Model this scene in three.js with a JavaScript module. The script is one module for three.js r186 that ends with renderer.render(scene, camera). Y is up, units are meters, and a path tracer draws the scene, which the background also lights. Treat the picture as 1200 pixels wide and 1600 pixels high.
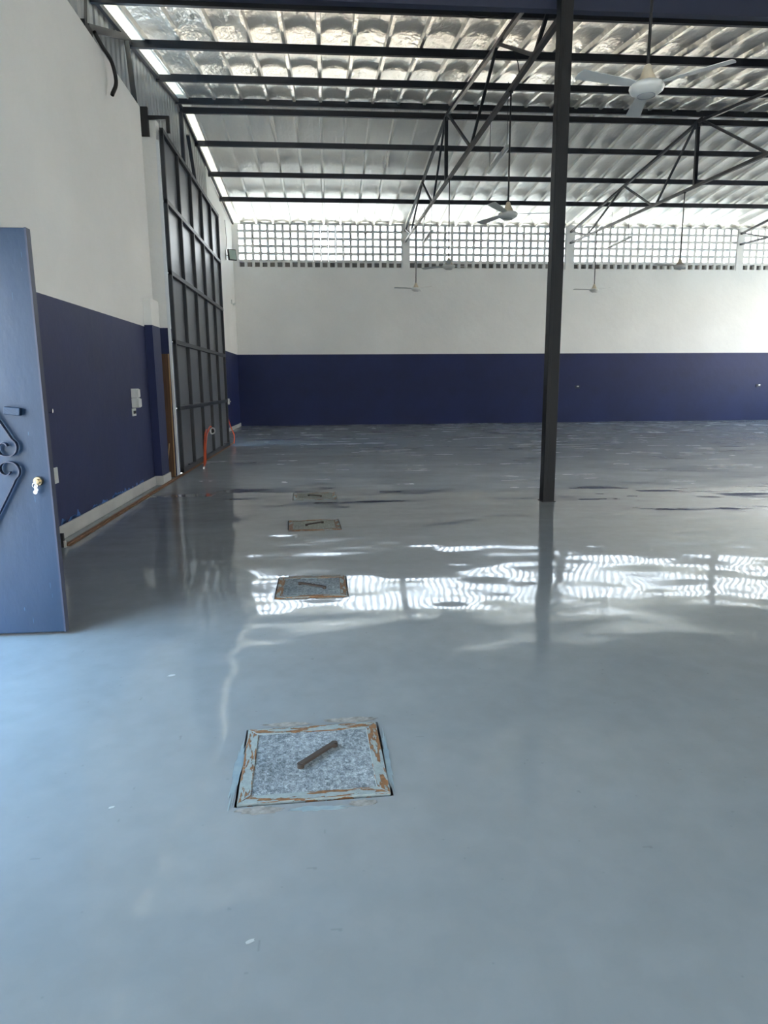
import * as THREE from 'three';
import { RoundedBoxGeometry } from 'three/addons/geometries/RoundedBoxGeometry.js';
import { mergeGeometries } from 'three/addons/utils/BufferGeometryUtils.js';

// ---------------------------------------------------------------- camera, sky, sun, exposure
const scene = new THREE.Scene();
const renderer = new THREE.WebGLRenderer({ antialias: true });
renderer.toneMapping = THREE.LinearToneMapping;
renderer.toneMappingExposure = 1.48;
renderer.shadowMap.enabled = true;

const EYE = 1.45, PITCH = 0.186955, YAW = 0.0797591, ROLL = 0.0074963;
const camera = new THREE.PerspectiveCamera(2 * Math.atan(800 / 1053.48) * 180 / Math.PI, 1200 / 1600, 0.05, 400);
camera.position.set(0, EYE, 0);
camera.rotation.set(-PITCH, -YAW, -ROLL, 'YXZ');

const SKY_TOP = [1.5, 5.6, 10.6], SKY_LOW = [15.5, 14, 11.6];
{
  const w = 64, h = 128, data = new Float32Array(w * h * 4);
  for (let y = 0; y < h; y++) {
    const e = Math.max(0, (y + 0.5) / h * 2 - 1);          // 0 at the horizon, 1 overhead
    const k = Math.pow(Math.min(1, e * 1.8), 0.6);
    for (let x = 0; x < w; x++) {
      const o = (y * w + x) * 4;
      for (let c = 0; c < 3; c++) data[o + c] = SKY_LOW[c] + (SKY_TOP[c] - SKY_LOW[c]) * k;
      data[o + 3] = 1;
    }
  }
  const t = new THREE.DataTexture(data, w, h, THREE.RGBAFormat, THREE.FloatType);
  t.mapping = THREE.EquirectangularReflectionMapping; t.magFilter = THREE.LinearFilter; t.needsUpdate = true;
  scene.background = t;
}
const sun = new THREE.DirectionalLight(new THREE.Color(1, 0.93, 0.80), 48);
sun.position.set(9 + 20, 45, -11 - 13); sun.target.position.set(9, 0, -11); sun.castShadow = true;
sun.shadow.mapSize.set(4096, 4096);
Object.assign(sun.shadow.camera, { left: -45, right: 45, top: 45, bottom: -45, near: 1, far: 120 });
scene.add(sun, sun.target);

// ---------------------------------------------------------------- helpers (d = metres ahead of the camera, three's z = -d)
let seed = 20240611;
const rnd = () => { seed = (seed * 1664525 + 1013904223) >>> 0; return seed / 4294967296; };
const R = (a, b) => a + (b - a) * rnd();
const V = (x, y, d) => new THREE.Vector3(x, y, -d);
const srgb = (r, g, b) => new THREE.Color().setRGB(r / 255, g / 255, b / 255, THREE.SRGBColorSpace);

// tileable value noise
function noiser(s) {
  const T = new Float32Array(65536); let q = s;
  for (let i = 0; i < 65536; i++) { q = (q * 1664525 + 1013904223) >>> 0; T[i] = q / 4294967296; }
  const at = (x, y, px, py) => T[((((x % px) + px) % px) * 131 + (((y % py) + py) % py) * 7919 + px * 17) & 65535];
  const n = (x, y, px, py) => {
    const x0 = Math.floor(x), y0 = Math.floor(y), fx = x - x0, fy = y - y0;
    const u = fx * fx * fx * (fx * (fx * 6 - 15) + 10), v = fy * fy * fy * (fy * (fy * 6 - 15) + 10);
    const a = at(x0, y0, px, py), b = at(x0 + 1, y0, px, py), c = at(x0, y0 + 1, px, py), e = at(x0 + 1, y0 + 1, px, py);
    return a + (b - a) * u + (c - a) * v + (a - b - c + e) * u * v;
  };
  return (u, v, fx, fy, oct = 4, gain = 0.5) => {
    let s2 = 0, a = 1, t = 0;
    for (let i = 0; i < oct; i++) { s2 += a * n(u * fx + i * 0.37, v * fy + i * 0.71, fx, fy); t += a; a *= gain; fx *= 2; fy *= 2; }
    return s2 / t;
  };
}
function colorTex(size, fn) {
  const data = new Uint8Array(size * size * 4);
  for (let y = 0; y < size; y++) for (let x = 0; x < size; x++) {
    const c = fn(x / size, y / size), o = (y * size + x) * 4;
    data[o] = Math.max(0, Math.min(255, c[0])); data[o + 1] = Math.max(0, Math.min(255, c[1])); data[o + 2] = Math.max(0, Math.min(255, c[2])); data[o + 3] = 255;
  }
  const t = new THREE.DataTexture(data, size, size); t.colorSpace = THREE.SRGBColorSpace;
  t.wrapS = t.wrapT = THREE.RepeatWrapping; t.magFilter = THREE.LinearFilter; t.needsUpdate = true; return t;
}
function heightTex(size, fn) {
  const data = new Float32Array(size * size * 4);
  for (let y = 0; y < size; y++) for (let x = 0; x < size; x++) {
    const h = fn(x / size, y / size), o = (y * size + x) * 4;
    data[o] = data[o + 1] = data[o + 2] = h; data[o + 3] = 1;
  }
  const t = new THREE.DataTexture(data, size, size, THREE.RGBAFormat, THREE.FloatType);
  t.wrapS = t.wrapT = THREE.RepeatWrapping; t.magFilter = THREE.LinearFilter; t.needsUpdate = true; return t;
}
const tile = (t, mx, my = mx) => { t.repeat.set(1 / mx, 1 / my); return t; };
const copyTile = (t, mx, my = mx) => { const c = t.clone(); c.repeat.set(1 / mx, 1 / my); c.needsUpdate = true; return c; };

const used = new Map();
function numbered(name) {
  const n = used.get(name) ?? 0; used.set(name, n + 1);
  return n ? name + '_' + String(n).padStart(3, '0') : name;
}
// uv in metres from the dominant direction of each normal
function metreUV(g) {
  const p = g.attributes.position, n = g.attributes.normal, uv = new Float32Array(p.count * 2);
  for (let i = 0; i < p.count; i++) {
    const a = Math.abs(n.getX(i)), b = Math.abs(n.getY(i)), c = Math.abs(n.getZ(i));
    const [u, v] = b >= a && b >= c ? [p.getX(i), p.getZ(i)] : a >= c ? [p.getZ(i), p.getY(i)] : [p.getX(i), p.getY(i)];
    uv[2 * i] = u; uv[2 * i + 1] = v;
  }
  g.setAttribute('uv', new THREE.BufferAttribute(uv, 2)); return g;
}
// box between two corners given as x, y, d ranges
function slab(x0, x1, y0, y1, d0, d1, r = 0) {
  const w = Math.abs(x1 - x0), h = Math.abs(y1 - y0), l = Math.abs(d1 - d0);
  const g = r ? new RoundedBoxGeometry(w, h, l, 2, r) : new THREE.BoxGeometry(w, h, l);
  g.translate((x0 + x1) / 2, (y0 + y1) / 2, -(d0 + d1) / 2);
  return metreUV(g);
}
// square bar between two points
function bar(a, b, w, h = w) {
  const len = a.distanceTo(b), g = new THREE.BoxGeometry(w, h, len);
  const m = new THREE.Matrix4().lookAt(a, b, Math.abs(b.clone().sub(a).normalize().y) > 0.95 ? new THREE.Vector3(1, 0, 0) : new THREE.Vector3(0, 1, 0));
  m.setPosition(a.clone().add(b).multiplyScalar(0.5));
  metreUV(g); return g.applyMatrix4(m);
}
function rod(a, b, r, seg = 10) {
  const g = new THREE.CylinderGeometry(r, r, a.distanceTo(b), seg);
  const q = new THREE.Quaternion().setFromUnitVectors(new THREE.Vector3(0, 1, 0), b.clone().sub(a).normalize());
  return g.applyQuaternion(q).translate((a.x + b.x) / 2, (a.y + b.y) / 2, (a.z + b.z) / 2);
}
const tube = (pts, r, n = 40, seg = 8) => new THREE.TubeGeometry(new THREE.CatmullRomCurve3(pts), n, r, seg);
const flat = (gs) => mergeGeometries(gs.map((g) => { const c = g.index ? g.toNonIndexed() : g; for (const k of Object.keys(c.attributes)) if (!['position', 'normal', 'uv'].includes(k)) c.deleteAttribute(k); return c; }));

function part(name, geometry, material, parent, label) {
  const m = new THREE.Mesh(Array.isArray(geometry) ? flat(geometry) : geometry, material);
  m.name = name; if (label) m.userData.label = label;
  parent.add(m); return m;
}
function thing(name, label, category, pos = V(0, 0, 0), group) {
  const g = new THREE.Group(); g.name = numbered(name); g.position.copy(pos);
  g.userData = { label, category }; if (group) g.userData.group = group;
  scene.add(g); return g;
}
function single(name, geometry, material, label, category, group) {
  const m = new THREE.Mesh(Array.isArray(geometry) ? flat(geometry) : geometry, material);
  m.name = numbered(name); m.userData = { label, category }; if (group) m.userData.group = group;
  scene.add(m); return m;
}
function struct(name, label, category) {
  const g = new THREE.Group(); g.name = name; g.userData = { label, category, kind: 'structure' };
  scene.add(g); return g;
}

// ---------------------------------------------------------------- materials
const nA = noiser(11), nB = noiser(77), nC = noiser(401), nD = noiser(9001);
const plasterBump = tile(heightTex(512, (u, v) => nA(u, v, 8, 8, 6, 0.6)), 1.6);
const whitePaint = new THREE.MeshStandardMaterial({
  roughness: 0.75, bumpMap: plasterBump, bumpScale: 0.006,
  map: tile(colorTex(512, (u, v) => { const k = 239 + 12 * (nB(u, v, 3, 3, 5) - 0.5); return [k, k, k - 2]; }), 3.1),
});
const bluePaint = new THREE.MeshStandardMaterial({
  roughness: 0.6, bumpMap: plasterBump, bumpScale: 0.004,
  map: tile(colorTex(512, (u, v) => { const k = 1 + 0.28 * (nC(u, v, 4, 4, 5) - 0.5); return [18 * k, 33 * k, 82 * k]; }), 2.7),
});
const plinthPaint = new THREE.MeshStandardMaterial({
  roughness: 0.6, bumpMap: plasterBump, bumpScale: 0.004,
  map: tile(colorTex(256, (u, v) => { const k = 190 + 26 * (nB(u, v, 5, 5, 5) - 0.5); return [k, k, k - 4]; }), 1.3),
});
const floorWave = heightTex(1024, (u, v) => 0.85 * nC(u, v, 4, 5, 2, 0.4) + 0.32 * nA(u, v, 9, 15, 2, 0.4) + 0.04 * nD(u, v, 22, 40, 1) + 0.006 * nB(u, v, 90, 90, 2, 0.5));
const FW = 25, FL = 28;       // metres of floor, x from -3.4, d from -2.8
const floorPaint = new THREE.MeshPhysicalMaterial({
  roughness: 1, ior: 1.5,
  map: tile(colorTex(1024, (u, v) => {
    const k = 1 + 0.10 * (nC(u, v, 4, 4, 6, 0.55) - 0.5) + 0.05 * (nB(u, v, 60, 60, 3) - 0.5), s = nD(u, v, 220, 220, 1) > 0.985 ? 0.93 : 1;
    return [140 * k * s, 146 * k * s, 150 * k * s];
  }), 5.3),
  bumpMap: tile(floorWave, 5.6), bumpScale: 0.03,
});
{ // the fresh glossy coat ends in an uneven edge about nine metres ahead; beyond it the older coat is satin with glossy streaks
  const t = colorTex(1024, (u, v) => {
    const x = u * FW - 3.4, d = v * FL - 2.8, edge = 9.3 + 1.6 * (nA(u, v, 9, 9, 4) - 0.5) - 0.05 * (x - 3);
    const far = Math.max(0, Math.min(1, (d - edge) / 0.5 + 0.5)), st = nD(u, v, 12, 120, 3, 0.6), sp = nB(u, v, 40, 44, 4, 0.6);
    const near = 0.068 + 0.12 * Math.max(0, sp - 0.42), old = 0.17 + 0.08 * sp + 0.08 * st, k = 255 * (near + (old - near) * far);
    return [k, k, k];
  });
  t.colorSpace = THREE.NoColorSpace; t.repeat.set(1 / FW, 1 / FL); t.offset.set(3.4 / FW, 2.8 / FL); floorPaint.roughnessMap = t;
}
const darkSteel = new THREE.MeshStandardMaterial({ color: srgb(33, 36, 44), roughness: 0.5, metalness: 0.0 });
const columnPaint = new THREE.MeshStandardMaterial({ color: srgb(20, 22, 27), roughness: 0.6 });
const beamPaint = new THREE.MeshStandardMaterial({ color: srgb(50, 56, 78), roughness: 0.5 });
const gatePaint = new THREE.MeshStandardMaterial({ color: srgb(38, 42, 48), roughness: 0.45 });
const gateSheet = new THREE.MeshStandardMaterial({ color: srgb(100, 105, 110), roughness: 0.36 });
const blackSteel = new THREE.MeshStandardMaterial({ color: srgb(28, 29, 33), roughness: 0.55 });
const crinkle = heightTex(1024, (u, v) => {
  const a = 1 - Math.abs(2 * nA(u, v, 10, 6, 3, 0.5) - 1), b = 1 - Math.abs(2 * nB(u, v, 26, 14, 2, 0.5) - 1);
  return 0.55 * a + 0.3 * b + 0.22 * nC(u, v, 70, 44, 3, 0.6);
});
const roofMetal = new THREE.MeshStandardMaterial({ color: srgb(236, 232, 224), metalness: 0.8, roughness: 0.3, bumpMap: tile(crinkle, 2.3), bumpScale: 0.032 });
const roofMetalSmooth = new THREE.MeshStandardMaterial({ color: srgb(234, 231, 224), metalness: 0.55, roughness: 0.38, bumpMap: copyTile(crinkle, 2.9), bumpScale: 0.014 });
const galvanised = new THREE.MeshStandardMaterial({ color: srgb(176, 178, 180), metalness: 0.85, roughness: 0.42 });
const skylight = new THREE.MeshPhysicalMaterial({ color: srgb(244, 240, 230), roughness: 0.9, transmission: 0.22, thickness: 0 });
const fanWhite = new THREE.MeshStandardMaterial({ color: srgb(226, 226, 222), roughness: 0.4 });
const fanCream = new THREE.MeshStandardMaterial({ color: srgb(214, 200, 176), roughness: 0.5 });
const plasticWhite = new THREE.MeshStandardMaterial({ color: srgb(222, 224, 222), roughness: 0.45 });
const whiteMetal = new THREE.MeshStandardMaterial({ color: srgb(232, 236, 240), roughness: 0.4 });
const gutterGrey = new THREE.MeshStandardMaterial({ color: srgb(140, 136, 132), roughness: 0.8 });
const chrome = new THREE.MeshStandardMaterial({ color: srgb(205, 205, 205), metalness: 1, roughness: 0.22 });
const brass = new THREE.MeshStandardMaterial({ color: srgb(172, 158, 132), metalness: 1, roughness: 0.3 });
const rust = new THREE.MeshStandardMaterial({
  roughness: 0.85, bumpMap: copyTile(plasterBump, 0.4), bumpScale: 0.004,
  map: tile(colorTex(256, (u, v) => { const k = nC(u, v, 6, 6, 5, 0.6); return [92 + 70 * k, 66 + 52 * k, 46 + 40 * k]; }), 0.5),
});
const darkRust = new THREE.MeshStandardMaterial({ color: srgb(66, 56, 50), roughness: 0.7 });
const peel = (edge) => colorTex(512, (u, v) => {
  const k = nD(u, v, 5, 24, 5, 0.6) + edge, g = nB(u, v, 40, 40, 3);
  if (k < 0.44) return [104 + 50 * g, 72 + 36 * g, 44 + 24 * g];
  if (k < 0.455) return [62, 50, 40];
  const c = 140 + 24 * g; return [c - 8, c + 4, c + 4];
});
const lidFrame = new THREE.MeshStandardMaterial({ roughness: 0.55, map: tile(peel(0), 0.42), bumpMap: copyTile(plasterBump, 0.25), bumpScale: 0.0015 });
const lidFrameRusty = new THREE.MeshStandardMaterial({ roughness: 0.6, map: tile(peel(-0.09), 0.42), bumpMap: copyTile(plasterBump, 0.25), bumpScale: 0.0015 });
const lidConcrete = new THREE.MeshStandardMaterial({
  roughness: 0.8, bumpMap: tile(heightTex(512, (u, v) => nC(u, v, 60, 60, 4, 0.7)), 0.5), bumpScale: 0.004,
  map: tile(colorTex(512, (u, v) => { const k = nA(u, v, 43, 43, 4, 0.9), m = nB(u, v, 3, 3, 5); const c = 60 + 150 * k - 50 * (m - 0.5); return [c - 6, c + 3, c + 8]; }), 0.55),
});
const lidPale = lidConcrete.clone(); lidPale.map = tile(colorTex(512, (u, v) => { const k = nA(u, v, 43, 43, 4, 0.9), m = nB(u, v, 3, 3, 5); const c = 96 + 110 * k - 40 * (m - 0.5); return [c, c + 2, c - 8]; }), 0.55);
const bareConcrete = new THREE.MeshStandardMaterial({
  roughness: 0.9, bumpMap: copyTile(plasterBump, 0.3), bumpScale: 0.003,
  map: tile(colorTex(256, (u, v) => { const k = nA(u, v, 12, 12, 5, 0.6); const c = 96 + 80 * k; return [c, c - 2, c - 6]; }), 0.4),
});
const cyanPaint = new THREE.MeshPhysicalMaterial({ roughness: 0.3, map: tile(colorTex(256, (u, v) => { const k = nD(u, v, 8, 8, 5, 0.6); return [116 + 36 * k, 140 + 26 * k, 152 + 18 * k]; }), 0.4) });
const scuffPaint = new THREE.MeshStandardMaterial({ roughness: 0.5, color: srgb(172, 177, 180) });
const doorBlue = new THREE.MeshPhysicalMaterial({
  roughness: 0.48, bumpMap: copyTile(plasterBump, 0.9), bumpScale: 0.002,
  map: tile(colorTex(1024, (u, v) => {
    const k = 1 + 0.16 * (nB(u, v, 5, 5, 5) - 0.5), s = nD(u, v, 160, 34, 1) > 0.972 && nC(u, v, 12, 12, 2) > 0.56 ? 34 : 0;
    return [10 * k + s, 43 * k + s, 72 * k + s];
  }), 1.1),
});
const scrollPaint = new THREE.MeshStandardMaterial({ color: srgb(30, 40, 66), roughness: 0.4 });
const plyBrown = new THREE.MeshStandardMaterial({ roughness: 0.75, map: tile(colorTex(256, (u, v) => { const k = nA(u, v, 24, 2, 4, 0.6); return [66 + 40 * k, 48 + 28 * k, 36 + 20 * k]; }), 0.6) });
const plyEdge = new THREE.MeshStandardMaterial({ color: srgb(170, 136, 96), roughness: 0.7 });
const orange = new THREE.MeshStandardMaterial({ color: srgb(214, 84, 44), roughness: 0.5 });
const blackRubber = new THREE.MeshStandardMaterial({ color: srgb(24, 24, 26), roughness: 0.6 });
const groundMat = new THREE.MeshStandardMaterial({ roughness: 0.9, map: tile(colorTex(256, (u, v) => { const k = 178 + 40 * (nB(u, v, 6, 6, 5) - 0.5); return [k, k - 4, k - 14]; }), 7) });

// ---------------------------------------------------------------- roof heights
const RIDGE = 16.6, RY = 7.62, roofY = (d) => d < RIDGE ? RY + 0.04 - 0.145 * (RIDGE - d) : RY - 0.081 * (d - RIDGE);
const XL = -3.2, XR = 21.4, BACK = 25, FRONT = -2.6;

// ---------------------------------------------------------------- ground outside
{
  const m = new THREE.Mesh(new THREE.BoxGeometry(160, 0.2, 160), groundMat); metreUV(m.geometry);
  m.position.set(9, -0.26, -11); m.name = 'ground'; m.userData = { label: 'pale sunlit concrete yard around the hall', category: 'ground', kind: 'structure' };
  scene.add(m);
}
{
  const y = struct('wall_yard', 'plain boundary wall of the side alley outside the hall', 'wall');
  part('masonry', slab(-6.7, -6.5, -0.15, 2.4, -8, 34), whitePaint, y);
}
// ---------------------------------------------------------------- floor with four pits
const LIDS = [   // x, d, width, depth, turn, handle from, handle to
  { x: -0.09, d: 2.44, w: 0.545, l: 0.525, turn: 0.035, h: [-0.05, -0.05, 0.085, 0.09], name: 'largest and nearest of the four floor hatches, pale peeling frame and bluish concrete' },
  { x: -0.15, d: 4.77, w: 0.50, l: 0.51, turn: 0.01, h: [-0.09, 0.06, 0.09, -0.06], name: 'second nearest floor hatch with rust-brown left and right frame bars' },
  { x: -0.18, d: 6.99, w: 0.53, l: 0.53, turn: 0.05, h: [-0.08, -0.03, 0.09, 0.08], name: 'third floor hatch, thin rusty front edge, between the brown hatch and the farthest one' },
  { x: -0.21, d: 8.87, w: 0.56, l: 0.57, turn: 0.03, h: [-0.08, 0.04, 0.08, -0.06], name: 'farthest floor hatch, pale grey lid with little rust' },
];
{
  const s = new THREE.Shape([[XL - 0.2, FRONT - 0.2], [XR + 0.2, FRONT - 0.2], [XR + 0.2, BACK + 0.2], [XL - 0.2, BACK + 0.2]].map(([x, y]) => new THREE.Vector2(x, y)));
  for (const L of LIDS) {
    const c = Math.cos(L.turn), n = Math.sin(L.turn), g = 0.009, pts = [];
    for (const [a, b] of [[-1, -1], [-1, 1], [1, 1], [1, -1]]) {
      const px = a * (L.w / 2 + g), py = b * (L.l / 2 + g);
      pts.push(new THREE.Vector2(L.x + px * c - py * n, L.d + px * n + py * c));
    }
    s.holes.push(new THREE.Path(pts));
  }
  const g = new THREE.ExtrudeGeometry(s, { depth: 0.1, bevelEnabled: false });
  g.rotateX(-Math.PI / 2); g.translate(0, -0.1, 0);       // shape y becomes depth
  const f = new THREE.Mesh(g, floorPaint); f.name = 'floor';
  f.userData = { label: 'glossy grey-blue epoxy painted concrete floor', category: 'floor', kind: 'structure' };
  scene.add(f);
}
// ---------------------------------------------------------------- back wall and its breeze block screens
const BAYS = [[-3.03, 2.73, 22], [2.95, 8.65, 22], [8.93, 15.10, 23], [15.34, 21.4, 23]];
const SILL = 5.48, ROWS = 6, ROWH = 0.246, LTOP = SILL + ROWS * ROWH;
{
  const w = struct('wall_back', 'white back wall with a navy blue lower band', 'wall');
  part('dado', slab(XL - 0.2, XR + 0.2, -0.1, 2.53, BACK, BACK + 0.2), bluePaint, w, 'navy blue painted lower band');
  part('upper_wall', slab(XL - 0.2, XR + 0.2, 2.53, SILL, BACK, BACK + 0.2), whitePaint, w);
  let prev = XL - 0.2;
  for (const [a, b] of BAYS) { part('pillar', slab(prev, a, SILL, 7.0, BACK, BACK + 0.2), whitePaint, w); prev = b; }
  part('pillar', slab(prev, XR + 0.2, SILL, 7.0, BACK, BACK + 0.2), whitePaint, w);
  part('wall_cap', slab(XL - 0.2, XR + 0.2, LTOP, LTOP + 0.04, BACK + 0.02, BACK + 0.2), whitePaint, w);
  part('rain_gutter', [slab(XL, XR, 5.46, 5.735, BACK + 0.175, BACK + 0.19), slab(XL, XR, 5.46, 5.475, BACK + 0.19, BACK + 0.5), slab(XL, XR, 5.46, 5.7, BACK + 0.49, BACK + 0.5)], gutterGrey, w, 'dark gutter outside behind the lowest block row');
  const shape = new THREE.Shape([[-0.5, -0.5], [0.5, -0.5], [0.5, 0.5], [-0.5, 0.5]].map((p) => new THREE.Vector2(...p)));
  const k = 0.335; shape.holes.push(new THREE.Path([[-k, -k], [-k, k], [k, k], [k, -k]].map((p) => new THREE.Vector2(...p))));
  const ring = new THREE.ExtrudeGeometry(shape, { depth: 0.14, bevelEnabled: false });
  const which = ['leftmost breeze block screen, ending at the corner by the floodlight', 'second breeze block screen from the left, behind the black column', 'third breeze block screen from the left, right of the black column', 'rightmost breeze block screen, cut by the edge of the photo'];
  BAYS.forEach(([a, b, n], i) => {
    const s = struct('window_' + (i + 1), which[i], 'block screen'), pw = (b - a) / n;
    for (let r = 0; r < ROWS; r++) for (let c = 0; c < n; c++) {
      const m = part('breeze_block', ring, whitePaint, s);
      m.scale.set(pw * 0.985, ROWH * 0.985, 1);
      m.position.set(a + (c + 0.5) * pw, SILL + (r + 0.5) * ROWH + 0.004 * (rnd() - 0.5), -(BACK + 0.02 + 0.14) + 0.008 * (rnd() - 0.5));
    }
  });
}
// ---------------------------------------------------------------- left wall
const WX = -2.60, WEND = 10.80, WTOP = 5.38;
{
  const w = struct('wall_left', 'near left wall, white above and navy blue below', 'wall');
  const T = 0.28, X0 = WX - T, D0 = 1.5, D1 = 3.95, DH = 2.34, BL = 2.29;
  part('dado', slab(X0, WX, -0.1, BL, D1 + 0.04, WEND), bluePaint, w, 'navy blue painted lower band');
  part('upper_wall', slab(X0, WX, BL, WTOP, D1 + 0.04, WEND), whitePaint, w);
  part('lintel', slab(X0, WX, DH, WTOP, D0, D1 + 0.04), whitePaint, w);
  part('dado', slab(X0, WX, -0.1, BL, FRONT, D0), bluePaint, w);
  part('upper_wall', slab(X0, WX, BL, 4.55, FRONT, D0), whitePaint, w);
  part('upper_wall', slab(X0, WX, 4.55, 5.2, 0.6, D0), whitePaint, w);
  part('pilaster', slab(WX, WX + 0.11, 0.135, 2.31, 10.2, 10.65), bluePaint, w, 'blue lower part of the short pilaster');
  part('pilaster_top', slab(WX, WX + 0.11, 2.31, 2.68, 10.2, 10.65), whitePaint, w);
  part('jamb_pillar', slab(-2.92, -2.515, 2.36, 5.42, 11.32, 11.55), whitePaint, w, 'white upper part of the gate jamb');
  part('jamb_pillar', slab(-2.92, -2.515, -0.1, 2.36, 11.32, 11.55), bluePaint, w, 'blue lower part of the gate jamb');
  part('jamb_pillar', slab(-3.4, -2.56, -0.1, 5.4, 16.4, 16.65), whitePaint, w);
  part('return_wall', slab(-3.0, X0, -0.1, 5.42, WEND - 0.3, 11.5), whitePaint, w);
  // far stretch beyond the gate
  part('dado', slab(XL - 0.2, XL, -0.1, 2.53, 17.0, BACK), bluePaint, w);
  const sh = new THREE.Shape([[17, 2.53], [BACK, 2.53], [BACK, roofY(BACK)], [17, roofY(17)]].map((p) => new THREE.Vector2(...p)));
  part('upper_wall', new THREE.ExtrudeGeometry(sh, { depth: 0.2, bevelEnabled: false }).rotateY(Math.PI / 2).translate(XL - 0.2, 0, 0), whitePaint, w);
  // splashes of lighter blue paint along the plinth
  for (let i = 0; i < 26; i++) {
    const d = R(6.2, 9.6), h = R(0.015, 0.06) * (i % 5 ? 1 : 1.6), len = R(0.05, 0.3);
    const pts = []; const n = 9;
    for (let k2 = 0; k2 <= n; k2++) pts.push(new THREE.Vector2(-len / 2 + len * k2 / n, h * Math.sin(Math.PI * k2 / n) * R(0.4, 1)));
    pts.push(new THREE.Vector2(len / 2, -0.005), new THREE.Vector2(-len / 2, -0.005));
    const g = new THREE.ExtrudeGeometry(new THREE.Shape(pts), { depth: 0.0015, bevelEnabled: false });
    g.rotateY(Math.PI / 2); g.translate(WX, 0.137, -d); part('paint_splash', g, splashPaint(), w, 'light blue paint splash');
  }
}
function splashPaint() { return (splashPaint.m ??= new THREE.MeshStandardMaterial({ color: srgb(52, 106, 178), roughness: 0.4 })); }
{
  const b = struct('baseboard_left', 'pale grey painted plinth along the near left wall', 'plinth');
  part('plinth', slab(WX, WX + 0.018, 0, 0.137, 3.99, 10.19, 0.004), plinthPaint, b);
  part('plinth', slab(WX, WX + 0.13, 0, 0.137, 10.18, 10.67, 0.004), plinthPaint, b);
  part('plinth', slab(XL, XL + 0.02, 0, 0.12, 17.0, BACK, 0.004), plinthPaint, b);
}
// right wall with a high wide window opening, front wall with a wide gateway behind the camera
{
  const w = struct('wall_right', 'right wall of the hall with a wide window opening', 'wall');
  part('lower_wall', slab(XR, XR + 0.2, -0.1, 1.7, FRONT, BACK), bluePaint, w);
  part('upper_wall', slab(XR, XR + 0.2, 4.9, 7.6, FRONT, BACK), whitePaint, w);
  part('pier', slab(XR, XR + 0.2, 1.7, 4.9, FRONT, 15), whitePaint, w);
  part('pier', slab(XR, XR + 0.2, 1.7, 4.9, 22.4, BACK), whitePaint, w);
}
{
  const w = struct('wall_front', 'front wall with a wide open gateway behind the camera', 'wall');
  part('pier', slab(XL, 0.4, -0.1, 4.7, FRONT - 0.2, FRONT), whitePaint, w);
  part('pier', slab(2.6, XR + 0.2, -0.1, 4.7, FRONT - 0.2, FRONT), whitePaint, w);
  part('lintel', slab(0.4, 2.6, 2.4, 4.7, FRONT - 0.2, FRONT), whitePaint, w);
}
// corrugated cladding above the near left wall
{
  const w = struct('wall_cladding', 'bare corrugated metal cladding above the near left wall and the gate', 'cladding');
  const prof = []; const P = 0.25, top = [];
  for (let k = 0; k < 4; k++) for (const [a, b] of [[0, 0], [0.14, 0], [0.165, 0.035], [0.225, 0.035]]) prof.push([k * P + a, b]);
  prof.push([1.0, 0]);
  for (const [a, b] of prof) top.push(new THREE.Vector2(a, b));
  for (const [a, b] of [...prof].reverse()) top.push(new THREE.Vector2(a, b - 0.003));
  const g = new THREE.ExtrudeGeometry(new THREE.Shape(top), { depth: 1, bevelEnabled: false });
  g.rotateX(-Math.PI / 2);          // shape x stays x, profile y becomes -z, length becomes y
  g.rotateY(Math.PI / 2);           // run along depth
  for (let d = 1; d < 20; d++) {
    const m = part('cladding_sheet', g, galvanised, w), t = Math.max(roofY(d), roofY(d + 1)) + 0.015, y0 = d < 11 ? 5.0 : 5.3;
    m.position.set(XL + 0.015, Math.min(y0, t - 0.3), -d); m.scale.set(1, t - Math.min(y0, t - 0.3), 1);
  }
}
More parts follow.
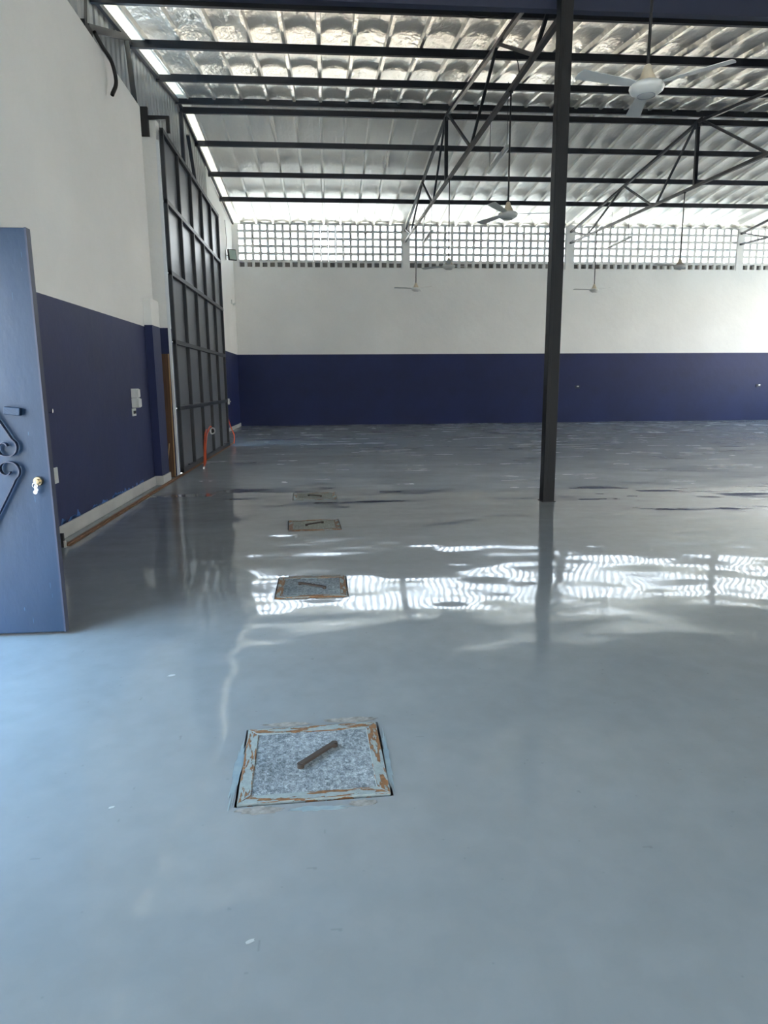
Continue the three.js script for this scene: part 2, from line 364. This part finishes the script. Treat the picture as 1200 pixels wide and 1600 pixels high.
// ---------------------------------------------------------------- roof sheets
{
  const c = struct('ceiling', 'underside of the shiny ribbed metal roof', 'roof');
  const P = 0.58, low = [[0, 0], [0.028, 0], [0.05, 0.07], [0.11, 0.082], [0.2, 0.094], [0.29, 0.098], [0.38, 0.094], [0.47, 0.082], [0.53, 0.07], [0.552, 0], [0.58, 0]];
  const make = (d0, d1) => {
    // loft of the profile along the slope, slightly uneven so that the pans are not perfectly flat
    const n = 26, pos = [], idx = [], uv = [], m = low.length;
    for (let layer = 0; layer < 2; layer++) for (let i = 0; i <= n; i++) {
      const d = d0 + (d1 - d0) * i / n;
      for (let k = 0; k < m; k++) {
        const [x, y] = low[k];
        pos.push(x, roofY(d) + y + layer * 0.004, -d);
        uv.push(x, d);
      }
    }
    for (let layer = 0; layer < 2; layer++) for (let i = 0; i < n; i++) for (let k = 0; k < m - 1; k++) {
      const a = layer * (n + 1) * m + i * m + k, b = a + 1, e = a + m, f = e + 1;
      if (layer === (d1 > d0 ? 0 : 1)) idx.push(a, e, b, b, e, f); else idx.push(a, b, e, b, f, e);
    }
    const g = new THREE.BufferGeometry();
    g.setAttribute('position', new THREE.Float32BufferAttribute(pos, 3)); g.setAttribute('uv', new THREE.Float32BufferAttribute(uv, 2)); g.setIndex(idx);
    const ng = g.toNonIndexed(); ng.computeVertexNormals(); return ng;
  };
  const variants = [0, 1, 2].map((k) => {
    const a = make(FRONT - 0.3, RIDGE + 0.05), b = make(RIDGE - 0.05, BACK + 0.6);
    for (const g of [a, b]) { const u = g.attributes.uv; for (let i = 0; i < u.count; i++) u.setXY(i, u.getX(i) + k * 0.83, u.getY(i) + k * 1.37); }
    return [a, b];
  });
  for (let i = 0, x = XL + 0.27; x < XR + 0.2; i++, x += P) {
    const [a, b] = variants[Math.floor(rnd() * 3)];
    part('roof_sheet', a, roofMetal, c).position.x = x;
    part('roof_sheet', b, roofMetalSmooth, c).position.x = x;
  }
  for (const [p, q] of [[1, RIDGE], [RIDGE, BACK + 0.5]])
    part('edge_skylight', bar(V(XL + 0.12, roofY(p) + 0.02, p), V(XL + 0.12, roofY(q) + 0.02, q), 0.36, 0.004), skylight, c, 'milky translucent strip along the roof edge');
  part('ridge_cap', [bar(V(XL, RY + 0.13, RIDGE - 0.22), V(XR, RY + 0.13, RIDGE - 0.22), 0.45, 0.01), bar(V(XL, RY + 0.13, RIDGE + 0.22), V(XR, RY + 0.13, RIDGE + 0.22), 0.45, 0.01)], galvanised, c);
}
// ---------------------------------------------------------------- purlins
{
  const list = [
    [8.85, 'dark steel purlin hidden behind the deep navy beam near the top of the photo'],
    [10.8, 'dark steel purlin nearest to the camera, along the top edge of the photo'],
    [12.7, 'second dark steel purlin from the camera, passing just above the large fan'],
    [14.65, 'dark steel purlin next to the ridge on the near roof slope'],
    [16.42, 'near one of the two dark steel purlins paired at the ridge'],
    [16.85, 'far one of the two dark steel purlins paired at the ridge'],
    [18.55, 'first dark steel purlin beyond the ridge'],
    [20.5, 'second dark steel purlin beyond the ridge'],
    [22.45, 'last dark steel purlin before the breeze block wall'],
  ];
  const cs = (h, w, t) => new THREE.Shape([[0, 0], [w, 0], [w, 0.02], [w - t, 0.02], [w - t, t], [t, t], [t, h - t], [w - t, h - t], [w - t, h - 0.02], [w, h - 0.02], [w, h], [0, h]].map((p) => new THREE.Vector2(...p)));
  for (const [d, label] of list) {
    const g = new THREE.ExtrudeGeometry(cs(0.125, 0.06, 0.006), { depth: XR - XL + 0.1, bevelEnabled: false });
    g.rotateY(Math.PI / 2); g.translate(XL - 0.02, roofY(d) - 0.125, -d);
    single('roof_purlin', g, darkSteel, label, 'purlin', 'roof purlins');
  }
  // edge rafter following both slopes above the cladding
  const e = thing('edge_rafter', 'dark steel rafter along the left edge of the roof above the cladding', 'rafter');
  part('rafter_bar', bar(V(XL + 0.06, roofY(4) - 0.03, 4), V(XL + 0.06, roofY(RIDGE) - 0.03, RIDGE), 0.06, 0.07), darkSteel, e);
  part('rafter_bar', bar(V(XL + 0.06, roofY(RIDGE) - 0.03, RIDGE), V(XL + 0.06, roofY(24.9) - 0.03, 24.9), 0.06, 0.07), darkSteel, e);
}
// ---------------------------------------------------------------- column, beam, trusses
{
  const c = thing('steel_column', 'tall black steel column standing on the floor', 'column', V(2.70, 0, 8.15));
  part('shaft', new RoundedBoxGeometry(0.145, 6.1, 0.15, 2, 0.008).translate(0, 3.055, 0), columnPaint, c);
  part('weld_seam', new THREE.BoxGeometry(0.006, 6.0, 0.006).translate(-0.03, 3.05, 0.0755), columnPaint, c);
  part('base_plate', new THREE.BoxGeometry(0.17, 0.008, 0.175).translate(0, 0.004, 0), columnPaint, c);
  const b = thing('eave_beam', 'deep navy steel beam crossing the top right corner behind the column head', 'beam');
  part('web', slab(XL + 0.05, XR, 5.56, 5.93, 8.27, 8.29), beamPaint, b);
  part('flange', slab(XL + 0.05, XR, 5.545, 5.56, 8.24, 8.34), beamPaint, b);
  part('flange', slab(XL + 0.05, XR, 5.93, 5.945, 8.24, 8.34), beamPaint, b);
}
const chordY = (d) => 5.65 + 0.0446 * (d - 8.2);
function truss(x, label) {
  const t = thing('roof_truss', label, 'truss', V(x, 0, 0), 'roof trusses');
  const top = (d) => roofY(d) - 0.17, w = 0.065;
  const P = (d, up) => V(0, up ? top(d) : chordY(d), d);
  part('top_chord', bar(P(8.4, 1), P(RIDGE, 1), w), darkSteel, t);
  part('top_chord', bar(P(RIDGE, 1), P(BACK, 1), w), darkSteel, t);
  part('bottom_chord', bar(P(8.3, 0), P(BACK, 0), w), darkSteel, t);
  for (const [a, b] of [[9.7, 8.5], [9.7, 11.8], [13.8, 11.8], [13.8, 16.5], [18.5, 16.7], [18.7, 20.6], [23.4, 20.7], [23.4, 24.9]])
    part('web_member', bar(P(a, 0), P(b, 1), 0.045), darkSteel, t);
  part('king_post', bar(P(16.55, 0), P(16.6, 1), 0.075), darkSteel, t);
  part('gusset', slab(-0.01, 0.01, top(RIDGE) - 0.12, top(RIDGE) + 0.06, RIDGE - 0.18, RIDGE + 0.18), darkSteel, t);
  return t;
}
truss(2.82, 'dark steel roof truss that meets the head of the black column');
truss(8.80, 'dark steel roof truss to the right of the black column');
truss(15.20, 'dark steel roof truss at the far right edge of the photo');

// ---------------------------------------------------------------- sliding gate
{
  const GX = -2.42, D0 = 11.4, D1 = 16.75, Y0 = 0.028, Y1 = 5.28;
  const g = thing('sliding_gate', 'tall dark grey sheet steel sliding gate with a grid of frame tubes', 'gate', V(GX, 0, D0));
  const S = (x0, x1, y0, y1, d0, d1, r) => slab(x0, x1, y0, y1, d0 - 0, d1 - 0, r);
  const len = D1 - D0, n = 5, step = len / n;
  const rows = [Y0, 1.09, 2.15, 3.21, 4.27, Y1];
  for (let r = 0; r < 5; r++) for (let c = 0; c < n; c++)
    part('sheet_panel', S(-0.068, -0.058, rows[r] + 0.004, rows[r + 1] - 0.004, c * step + 0.003, (c + 1) * step - 0.003), gateSheet, g);
  for (let c = 0; c <= n; c++) {
    const d = Math.min(Math.max(c * step - 0.03, 0), len - 0.06);
    part(c === 0 || c === n ? 'stile' : 'vertical_tube', S(-0.058, -0.004, Y0, Y1, d, d + 0.06, 0.004), gatePaint, g);
  }
  rows.forEach((y, r) => part('rail', S(-0.058, 0, r === 0 ? y : y - 0.035, r === 0 ? y + 0.07 : y + 0.035, 0, len, 0.004), gatePaint, g));
  for (const d of [0.6, len - 0.6]) part('wheel', new THREE.CylinderGeometry(0.045, 0.045, 0.03, 20).rotateZ(Math.PI / 2).translate(-0.035, 0.068, -d), blackSteel, g);
  const lk = part('lock_box', S(-0.02, 0.03, 1.0, 1.14, len - 0.02, len + 0.09, 0.006), plasticWhite, g, 'pale lock box on the closing edge');
  part('lock_knob', new THREE.SphereGeometry(0.022, 12, 8).translate(0.04, 1.07, -len - 0.04), chrome, lk);
  const r = thing('gate_track', 'rusty steel track laid along the foot of the near left wall', 'track');
  part('rail_bar', slab(-2.47, -2.435, 0, 0.02, 6.3, 17.6, 0.004), rust, r);
  part('dirt_edge', slab(-2.49, -2.47, 0, 0.006, 6.3, 11.2), rust, r);
  part('dirt_edge', slab(-2.435, -2.41, 0, 0.004, 6.3, 16.9), rust, r);
  const s = thing('gate_stop', 'black upright stop at the near end of the rusty track', 'stop', V(-2.47, 0, 6.25));
  part('post', slab(-0.03, 0.02, 0, 0.13, -0.01, 0.02), blackSteel, s);
  part('foot', slab(0.02, 0.035, 0, 0.06, -0.01, 0.02), plinthPaint, s);
  const b = single('white_bar', slab(-2.53, -2.46, 0, 0.02, 5.2, 6.18, 0.003), plinthPaint, 'flat white bar lying at the wall foot next to the black stop', 'bar');
}
// guide bracket on top of the jamb
{
  const b = thing('guide_bracket', 'black steel guide bracket at the top of the white gate jamb', 'bracket', V(-2.66, 5.15, 11.25));
  part('plate', slab(-0.06, 0.06, 0, 0.4, 0, 0.06, 0.004), blackSteel, b);
  part('arm', slab(0.06, 0.37, 0.23, 0.28, 0, 0.05), blackSteel, b);
  part('tab', slab(0.32, 0.37, 0.05, 0.23, 0, 0.05), blackSteel, b);
  part('bolt', new THREE.CylinderGeometry(0.02, 0.02, 0.06, 10).rotateZ(Math.PI / 2).translate(-0.09, 0.36, -0.03), blackSteel, b);
  const t = single('diagonal_brace', bar(V(-2.80, 5.56, 11.38), V(-3.12, roofY(12.4) - 0.14, 12.4), 0.07), darkSteel, 'dark diagonal steel brace from the guide bracket up to the roof edge', 'brace');
  const h = thing('wall_top_strut', 'dark steel strut from the top of the near left wall to the roof edge', 'strut');
  part('strut_bar', bar(V(-2.66, 5.46, 8.8), V(-3.1, 6.9, 12.2), 0.09), darkSteel, h);
  part('strut_bar', bar(V(-2.66, 5.46, 8.8), V(-2.95, 6.42, 9.9), 0.035), blackSteel, h);
  part('shoe', slab(-2.74, -2.6, 5.38, 5.46, 8.6, 8.85), blackSteel, h);
  const r = single('hanging_strip', tube([V(-2.58, 5.44, 8.85), V(-2.56, 5.38, 9.05), V(-2.52, 5.3, 9.25), V(-2.5, 5.1, 9.3), V(-2.53, 4.92, 9.2)], 0.024, 40, 8), blackRubber, 'black rubber strip hanging down from the top of the white left wall', 'strip');
  single('upright_post', slab(-3.1, -3.03, 5.3, 7.3, 16.3, 16.38), darkSteel, 'dark steel upright above the gate under the roof ridge', 'post');
  single('cladding_brace', bar(V(-3.08, 7.1, 17.1), V(-3.08, 5.7, 18.2), 0.07), darkSteel, 'bluish steel brace slanting down above the gate beyond the ridge', 'brace');
}
// leaning boards in the gap
{
  const b = thing('plywood_board', 'dark brown board standing upright between the pilaster and the gate', 'board', V(-2.66, 0, 11.1));
  part('face', new THREE.BoxGeometry(0.3, 1.95, 0.018).translate(0, 0.975, 0), plyBrown, b);
  part('edge_strip', new THREE.BoxGeometry(0.014, 1.95, 0.022).translate(0.157, 0.975, 0), plyEdge, b, 'pale raw edge');
  b.rotation.x = -0.03;
  single('wood_offcut', bar(V(-2.62, 0.006, 10.98), V(-2.55, 0.55, 11.03), 0.03, 0.012), plyEdge, 'short pale wooden offcut leaning in front of the brown board', 'offcut');
  const l = thing('guide_post', 'slim white steel post standing full height beside the gate edge', 'post', V(-2.494, 0, 11.29));
  part('upright', new RoundedBoxGeometry(0.04, 5.1, 0.03, 2, 0.004).translate(0, 2.555, 0), whiteMetal, l);
  part('foot_plate', new THREE.BoxGeometry(0.036, 0.008, 0.06).translate(0, 0.004, 0), whiteMetal, l);
}
// ---------------------------------------------------------------- door leaf with scroll ornament
{
  const d = struct('door_1', 'open blue steel door leaf at the left edge', 'door');
  d.position.copy(V(-1.59, 0.02, 3.97));
  const W = 1.0, Hh = 2.265;
  part('leaf', new RoundedBoxGeometry(W, Hh, 0.045, 2, 0.006).translate(-W / 2, Hh / 2, 0), doorBlue, d);
  part('edge_trim', slab(-0.004, 0.006, 0, Hh, -0.026, 0.026), beamPaint, d, 'grey edge strip');
  // scrolls: flat bar curled at the end
  const flatBar = (pts, t = 0.006, depth = 0.03) => {
    const c = new THREE.CatmullRomCurve3(pts.map(([x, y]) => new THREE.Vector3(x, y, 0)), false, 'centripetal'), n = 90, o = [], i2 = [];
    for (let i = 0; i <= n; i++) {
      const p = c.getPoint(i / n), q = c.getTangent(i / n);
      o.push(new THREE.Vector2(p.x - q.y * t / 2, p.y + q.x * t / 2)); i2.push(new THREE.Vector2(p.x + q.y * t / 2, p.y - q.x * t / 2));
    }
    return new THREE.ExtrudeGeometry(new THREE.Shape([...o, ...i2.reverse()]), { depth, bevelEnabled: false }).translate(0, 0, 0.03);
  };
  const CY = 1.035, curl = (s) => {
    const p = [[-0.52, CY + s * 0.70], [-0.40, CY + s * 0.50], [-0.25, CY + s * 0.245], [-0.19, CY + s * 0.14]];
    const cx = -0.205, cy = CY + s * 0.063;
    for (let a = 0; a <= 14; a++) { const an = (60 - a * 28) * Math.PI / 180, r = 0.058 - a * 0.0021 - (a > 7 ? (a - 7) * 0.0016 : 0); p.push([cx + r * Math.cos(an) - (a > 5 ? 0.012 : 0), cy + s * r * Math.sin(an)]); }
    return p;
  };
  for (const s of [1, -1]) for (const mir of [0, 1]) {
    const pts = curl(s).map(([x, y]) => mir ? [-W - x + 0.0, y] : [x, y]);
    part('scroll_bar', flatBar(pts), scrollPaint, d, 'dark wrought flat bar scroll');
  }
  const box = part('latch_box', new RoundedBoxGeometry(0.085, 0.042, 0.035, 2, 0.004).rotateZ(-0.12).translate(-0.155, 1.30, 0.04), doorBlue, d);
  const lock = part('lock_cylinder', flat([new THREE.CylinderGeometry(0.024, 0.027, 0.02, 24).rotateX(Math.PI / 2).translate(-0.062, 0.905, 0.033), new THREE.CylinderGeometry(0.015, 0.015, 0.03, 20).rotateX(Math.PI / 2).translate(-0.062, 0.905, 0.045)]), brass, d, 'brass lock cylinder');
  part('key_blade', [slab(-0.066, -0.058, 0.895, 0.915, -0.075, -0.055), new THREE.TorusGeometry(0.014, 0.002, 8, 24).translate(-0.068, 0.885, 0.066)], chrome, lock);
  part('key', [new THREE.CylinderGeometry(0.012, 0.012, 0.003, 18).rotateX(Math.PI / 2).translate(-0.076, 0.845, 0.05), slab(-0.08, -0.072, 0.85, 0.885, -0.052, -0.049)], chrome, lock);
  part('key', [new THREE.CylinderGeometry(0.011, 0.011, 0.003, 18).rotateX(Math.PI / 2).translate(-0.066, 0.86, 0.056), slab(-0.07, -0.063, 0.862, 0.89, -0.058, -0.055)], chrome, lock);
  const hj = struct('trim_1', 'blue steel door frame in the left wall', 'door frame');
  part('jamb', slab(-2.7, -2.6, 0, 2.34, 3.95, 3.99), scrollPaint, hj);
  part('jamb', slab(-2.7, -2.6, 0, 2.34, 1.5, 1.54), scrollPaint, hj);
  part('head', slab(-2.7, -2.6, 2.30, 2.34, 1.54, 3.95), scrollPaint, hj);
}
// ---------------------------------------------------------------- floor hatches
function blob(rx, ry, n, rough, th) {
  const pts = [];
  for (let i = 0; i < n; i++) { const a = i / n * Math.PI * 2, k = 1 + rough * (rnd() - 0.5) * 2; pts.push(new THREE.Vector2(rx * k * Math.cos(a), ry * k * Math.sin(a))); }
  return new THREE.ExtrudeGeometry(new THREE.Shape(pts), { depth: th, bevelEnabled: false }).rotateX(-Math.PI / 2);
}
LIDS.forEach((L, i) => {
  const t = thing('floor_hatch', L.name, 'hatch', V(L.x, 0, L.d), 'square hatches in the floor');
  t.rotation.y = L.turn;
  const fw = 0.047, w = L.w / 2, l = L.l / 2, y = 0.006;
  part('concrete_fill', slab(-w + fw, w - fw, -0.05, y - 0.003, -l + fw, l - fw), i > 1 ? lidPale : lidConcrete, t, 'rough grey concrete filling');
  const mitre = (len) => { const s = new THREE.Shape([[-len / 2, 0], [len / 2, 0], [len / 2 - fw, fw], [-len / 2 + fw, fw]].map((p) => new THREE.Vector2(...p))); return new THREE.ExtrudeGeometry(s, { depth: 0.05, bevelEnabled: true, bevelSize: 0.002, bevelThickness: 0.002, bevelSegments: 1, bevelOffset: -0.0025 }).rotateX(-Math.PI / 2).translate(0, -0.045, 0); };
  for (const [ang, len, off] of [[0, L.w, l], [Math.PI, L.w, l], [Math.PI / 2, L.l, w], [-Math.PI / 2, L.l, w]]) {
    const m = part('frame_bar', mitre(len), i === 1 || i === 2 ? lidFrameRusty : lidFrame, t, 'steel angle with peeling pale paint and rust');
    const u = m.geometry.attributes.uv; for (let q = 0; q < u.count; q++) u.setXY(q, u.getX(q) + i * 0.31 + ang * 0.17, u.getY(q) + ang * 0.11 + i * 0.07);
    m.rotation.y = ang; m.position.set(Math.sin(ang) * off, 0, Math.cos(ang) * off);
  }
  const [a, b, c, e] = L.h, A = new THREE.Vector3(a, 0.016, -b), B = new THREE.Vector3(c, 0.016, -e);
  const hd = part('handle', bar(A, B, 0.02, 0.012), darkRust, t, 'flat iron lifting handle');
  for (const p of [A, B]) part('handle_end', new THREE.CylinderGeometry(0.014, 0.014, 0.022, 14).translate(p.x, 0.009, p.z), darkRust, hd);
});
// chipped and overpainted patches of the floor round the hatches
{
  const patch = (x, d, rx, ry, m, label, rough = 0.2) => { const o = single('floor_patch', blob(rx, ry, 30, rough, 0.0015), m, label, 'patch'); o.position.copy(V(x, 0, d)); };
  patch(-0.27, 2.135, 0.075, 0.022, bareConcrete, 'bare concrete chip under the front left corner of the nearest hatch');
  patch(0.09, 2.145, 0.05, 0.018, bareConcrete, 'bare concrete chip under the front right corner of the nearest hatch');
  patch(-0.21, 2.735, 0.10, 0.018, bareConcrete, 'bare concrete chip behind the nearest hatch on the left');
  patch(0.06, 2.75, 0.11, 0.022, bareConcrete, 'bare concrete chip behind the nearest hatch on the right');
  patch(-0.38, 2.40, 0.014, 0.22, cyanPaint, 'light blue paint line along the left edge of the nearest hatch', 0.35);
  patch(-0.06, 2.13, 0.09, 0.012, cyanPaint, 'light blue paint line along the front edge of the nearest hatch', 0.4);
  patch(0.20, 2.40, 0.011, 0.2, cyanPaint, 'light blue paint line along the right edge of the nearest hatch', 0.35);
  patch(-0.25, 5.055, 0.08, 0.02, bareConcrete, 'bare concrete chip behind the second hatch on the left');
  patch(-0.03, 5.055, 0.09, 0.02, bareConcrete, 'bare concrete chip behind the second hatch on the right');
  patch(-0.27, 4.49, 0.09, 0.014, bareConcrete, 'bare concrete chip in front of the second hatch on the left');
  patch(-0.02, 4.49, 0.10, 0.014, bareConcrete, 'bare concrete chip in front of the second hatch on the right');
  for (const [x, d, r, lb] of [[-0.83, 3.3, 0.02, 'small white fleck on the bluish floor near the door'], [-0.79, 2.2, 0.012, 'small white fleck on the floor at the left edge'], [-0.24, 1.57, 0.013, 'small white fleck on the floor below the nearest hatch']]) {
    const o = single('paint_fleck', blob(r, r * 0.45, 12, 0.3, 0.0012), scuffPaint, lb, 'fleck'); o.position.copy(V(x, 0, d)); o.rotation.y = 0.4;
  }
}
// ---------------------------------------------------------------- ceiling fans
function makeFan(x, y, d, base, topY, label) {
  const f = thing('ceiling_fan', label, 'fan', V(x, y, d), 'white ceiling fans');
  part('rod', rod(new THREE.Vector3(0, 0.1, 0), new THREE.Vector3(0, topY - y, 0), 0.013), blackSteel, f);
  part('canopy', new THREE.LatheGeometry([[0.0, 0.21], [0.022, 0.21], [0.03, 0.2], [0.05, 0.14], [0.085, 0.075], [0.09, 0.06], [0.0, 0.06]].map((p) => new THREE.Vector2(...p)), 28), fanCream, f, 'cream bell cover');
  part('motor', new THREE.LatheGeometry([[0.0, -0.045], [0.05, -0.043], [0.10, -0.03], [0.14, 0.0], [0.15, 0.025], [0.145, 0.045], [0.12, 0.06], [0.0, 0.065]].map((p) => new THREE.Vector2(...p)), 36), fanWhite, f);
  part('motor_ring', new THREE.TorusGeometry(0.075, 0.004, 8, 36).rotateX(Math.PI / 2).translate(0, -0.04, 0), galvanised, f);
  part('hanger', new THREE.CylinderGeometry(0.035, 0.035, 0.06, 16).translate(0, topY - y - 0.02, 0), blackSteel, f);
  const s = new THREE.Shape(); s.moveTo(0.12, -0.03); s.lineTo(0.22, -0.05); s.lineTo(0.70, -0.068); s.quadraticCurveTo(0.725, 0, 0.70, 0.068); s.lineTo(0.22, 0.05); s.lineTo(0.12, 0.03);
  const bg = new THREE.ExtrudeGeometry(s, { depth: 0.005, bevelEnabled: false }).rotateX(-Math.PI / 2).rotateX(0.16).translate(0, 0.04, 0);
  for (let k = 0; k < 3; k++) { const b = part('blade', bg, fanWhite, f); b.rotation.y = (base + 120 * k) * Math.PI / 180; }
}
makeFan(2.85, 3.97, 6.31, 75, roofY(6.31) + 0.02, 'largest ceiling fan, nearest, hanging right of the black column');
makeFan(2.82, 3.98, 10.87, -5, chordY(10.87), 'ceiling fan just left of the black column');
makeFan(2.82, 4.08, 16.1, 140, chordY(16.1), 'ceiling fan level with the bottom row of the breeze blocks, left of the black column');
makeFan(2.82, 4.37, 22.0, -48, chordY(22), 'small far ceiling fan against the white wall, left of the black column');
makeFan(8.80, 4.27, 17.0, -54, chordY(17), 'ceiling fan in front of the breeze blocks at the far right');
makeFan(8.80, 4.43, 22.55, -56, chordY(22.55), 'small far ceiling fan against the white wall, right of the black column');

// ---------------------------------------------------------------- hanging tube lamps
for (const [x, y, d0, d1, hang, label] of [
  [3.62, 6.0, 14.05, 15.75, 7.2, 'pale tube lamp hanging under the roof beyond the ridge beam, left of the black column'],
  [3.2, 5.95, 21.2, 22.9, 7.0, 'pale tube lamp in front of the breeze blocks, left of the black column'],
  [9.5, 5.9, 21.6, 23.2, 7.0, 'pale tube lamp in front of the breeze blocks, right of the black column']]) {
  const t = thing('tube_lamp', label, 'lamp', V(x, y, d0), 'tube lamps hanging on wires');
  part('housing', slab(-0.05, 0.05, 0, 0.05, 0, d1 - d0, 0.008), fanWhite, t);
  part('tube', rod(V(0, -0.016, 0.05), V(0, -0.016, d1 - d0 - 0.05), 0.015), plasticWhite, t);
  for (const d of [0.12, d1 - d0 - 0.12]) part('wire', rod(V(0, 0.05, d), V(0, hang - y, d), 0.006, 6), blackRubber, t);
}
// cable along the first truss
single('drooping_cable', tube([V(2.9, 6.5, 11.2), V(2.98, 6.2, 11.1), V(2.96, 5.9, 11.0), V(2.84, 5.78, 10.9)], 0.008, 30, 6), blackRubber, 'thin black cable drooping from the purlin to the fan mount by the column', 'cable');
single('purlin_cable', tube([V(2.0, roofY(10.8) - 0.12, 10.74), V(2.3, roofY(10.8) - 0.19, 10.72), V(2.65, roofY(10.8) - 0.12, 10.74)], 0.008, 30, 6), blackRubber, 'thin black cable sagging under the purlin nearest to the camera', 'cable');

// ---------------------------------------------------------------- small fittings
{
  const f = thing('floodlight', 'small black floodlight on the far left wall beside the breeze blocks', 'floodlight', V(XL + 0.005, 5.45, 23.2));
  part('bracket', [slab(0, 0.02, 0, 0.3, 0, 0.12), slab(0.02, 0.12, 0.12, 0.15, 0.04, 0.07)], galvanised, f);
  const b = part('housing', new RoundedBoxGeometry(0.30, 0.34, 0.06, 2, 0.01), blackSteel, f);
  b.position.set(0.2, 0.14, -0.02); b.rotation.set(-0.1, 0.75, 0.12);
  part('lens', new THREE.BoxGeometry(0.25, 0.29, 0.01).translate(0, 0, 0.031), new THREE.MeshPhysicalMaterial({ color: srgb(176, 196, 188), roughness: 0.2 }), b, 'pale glass front');
  part('cable', tube([V(0.01, 0.3, 0.05), V(0.03, 0.6, 0.06), V(0.02, 1.2, 0.02)], 0.008, 24, 6), blackRubber, f);
}
{
  const c = thing('wall_camera', 'small white security camera in the far left corner below the floodlight', 'camera', V(XL, 4.1, 24.0));
  part('mount', slab(0, 0.04, 0.06, 0.2, 0, 0.06, 0.008), plasticWhite, c);
  part('body', new THREE.CapsuleGeometry(0.035, 0.12, 6, 14).rotateX(Math.PI / 2).rotateY(0.5).translate(0.1, 0.05, 0), plasticWhite, c);
}
{
  const o = [[1.30, 1.42, 0.10, 'upper white junction box on the blue wall next to the pilaster'], [1.17, 1.295, 0.13, 'middle white junction box on the blue wall, wider than the one above']];
  for (const [y0, y1, w, label] of o) {
    const b = thing('junction_box', label, 'junction box', V(WX, y0, 9.28));
    part('box', slab(0, 0.075, 0, y1 - y0, 0, w * 1.3, 0.006), plasticWhite, b);
    part('cover', slab(0.075, 0.09, 0.01, y1 - y0 - 0.01, 0.008, w * 1.3 - 0.008, 0.004), plasticWhite, b);
  }
  const s = thing('wall_socket', 'white double socket under the two junction boxes', 'socket', V(WX, 1.06, 9.26));
  part('plate', slab(0, 0.012, 0, 0.1, 0, 0.17, 0.004), plasticWhite, s);
  for (const d of [0.035, 0.095]) part('outlet', slab(0.012, 0.02, 0.03, 0.07, d, d + 0.04), blackSteel, s);
  const p = thing('wall_socket', 'white wall plate low on the blue wall just right of the blue door', 'socket', V(WX, 0.55, 6.5));
  part('plate', slab(0, 0.014, 0, 0.15, 0, 0.12, 0.004), plasticWhite, p);
  part('outlet', slab(0.014, 0.02, 0.045, 0.105, 0.035, 0.085, 0.002), fanWhite, p);
  const k = single('wall_hook', [rod(V(WX, 1.215, 6.58), V(WX + 0.035, 1.215, 6.58), 0.006), rod(V(WX + 0.035, 1.215, 6.58), V(WX + 0.035, 1.25, 6.58), 0.006)], chrome, 'tiny metal hook on the blue wall beside the door edge', 'hook');
  for (const [x, label] of [[9.29, 'small dark socket on the blue back wall right of the black column'], [16.4, 'small dark socket on the blue back wall at the right edge']]) {
    const q = thing('wall_socket', label, 'socket', V(x, 1.3, BACK - 0.001));
    part('plate', slab(-0.09, 0.09, -0.05, 0.06, -0.02, 0, 0.006), scrollPaint, q);
    part('outlet', slab(-0.03, 0.05, 0.0, 0.05, -0.05, -0.02, 0.006), galvanised, q);
  }
}
// orange hoses
{
  const h = thing('orange_hose', 'orange hose looped over the bottom of the gate and hanging to the floor', 'hose', V(0, 0, 0));
  part('strand', tube([V(-2.36, 0.62, 13.3), V(-2.33, 0.58, 13.0), V(-2.31, 0.4, 12.75), V(-2.30, 0.18, 12.6), V(-2.28, 0.02, 12.45)], 0.014), orange, h);
  part('strand', tube([V(-2.36, 0.6, 13.6), V(-2.32, 0.52, 13.1), V(-2.29, 0.3, 12.72), V(-2.27, 0.08, 12.55), V(-2.26, 0.015, 12.3)], 0.012), orange, h);
  part('strand', tube([V(-2.36, 0.5, 13.2), V(-2.34, 0.61, 13.4), V(-2.35, 0.66, 13.7), V(-2.36, 0.6, 13.95)], 0.012), orange, h);
  part('coupling', new THREE.TorusGeometry(0.06, 0.014, 10, 28).rotateY(0.8).translate(-2.34, 0.56, -13.85), galvanised, h, 'grey metal coupling ring');
  part('coupling_end', rod(V(-2.26, 0.015, 12.3), V(-2.23, 0.015, 12.1), 0.016), galvanised, h);
  single('orange_hose', tube([V(-2.5, 0.62, 17.2), V(-2.46, 0.4, 17.35), V(-2.40, 0.2, 17.4), V(-2.40, 0.015, 17.3)], 0.014), orange, 'short orange hose end beside the far edge of the gate', 'hose');
}

scene.traverse((o) => { if (o.isMesh) { o.castShadow = true; o.receiveShadow = true; } });
renderer.render(scene, camera);
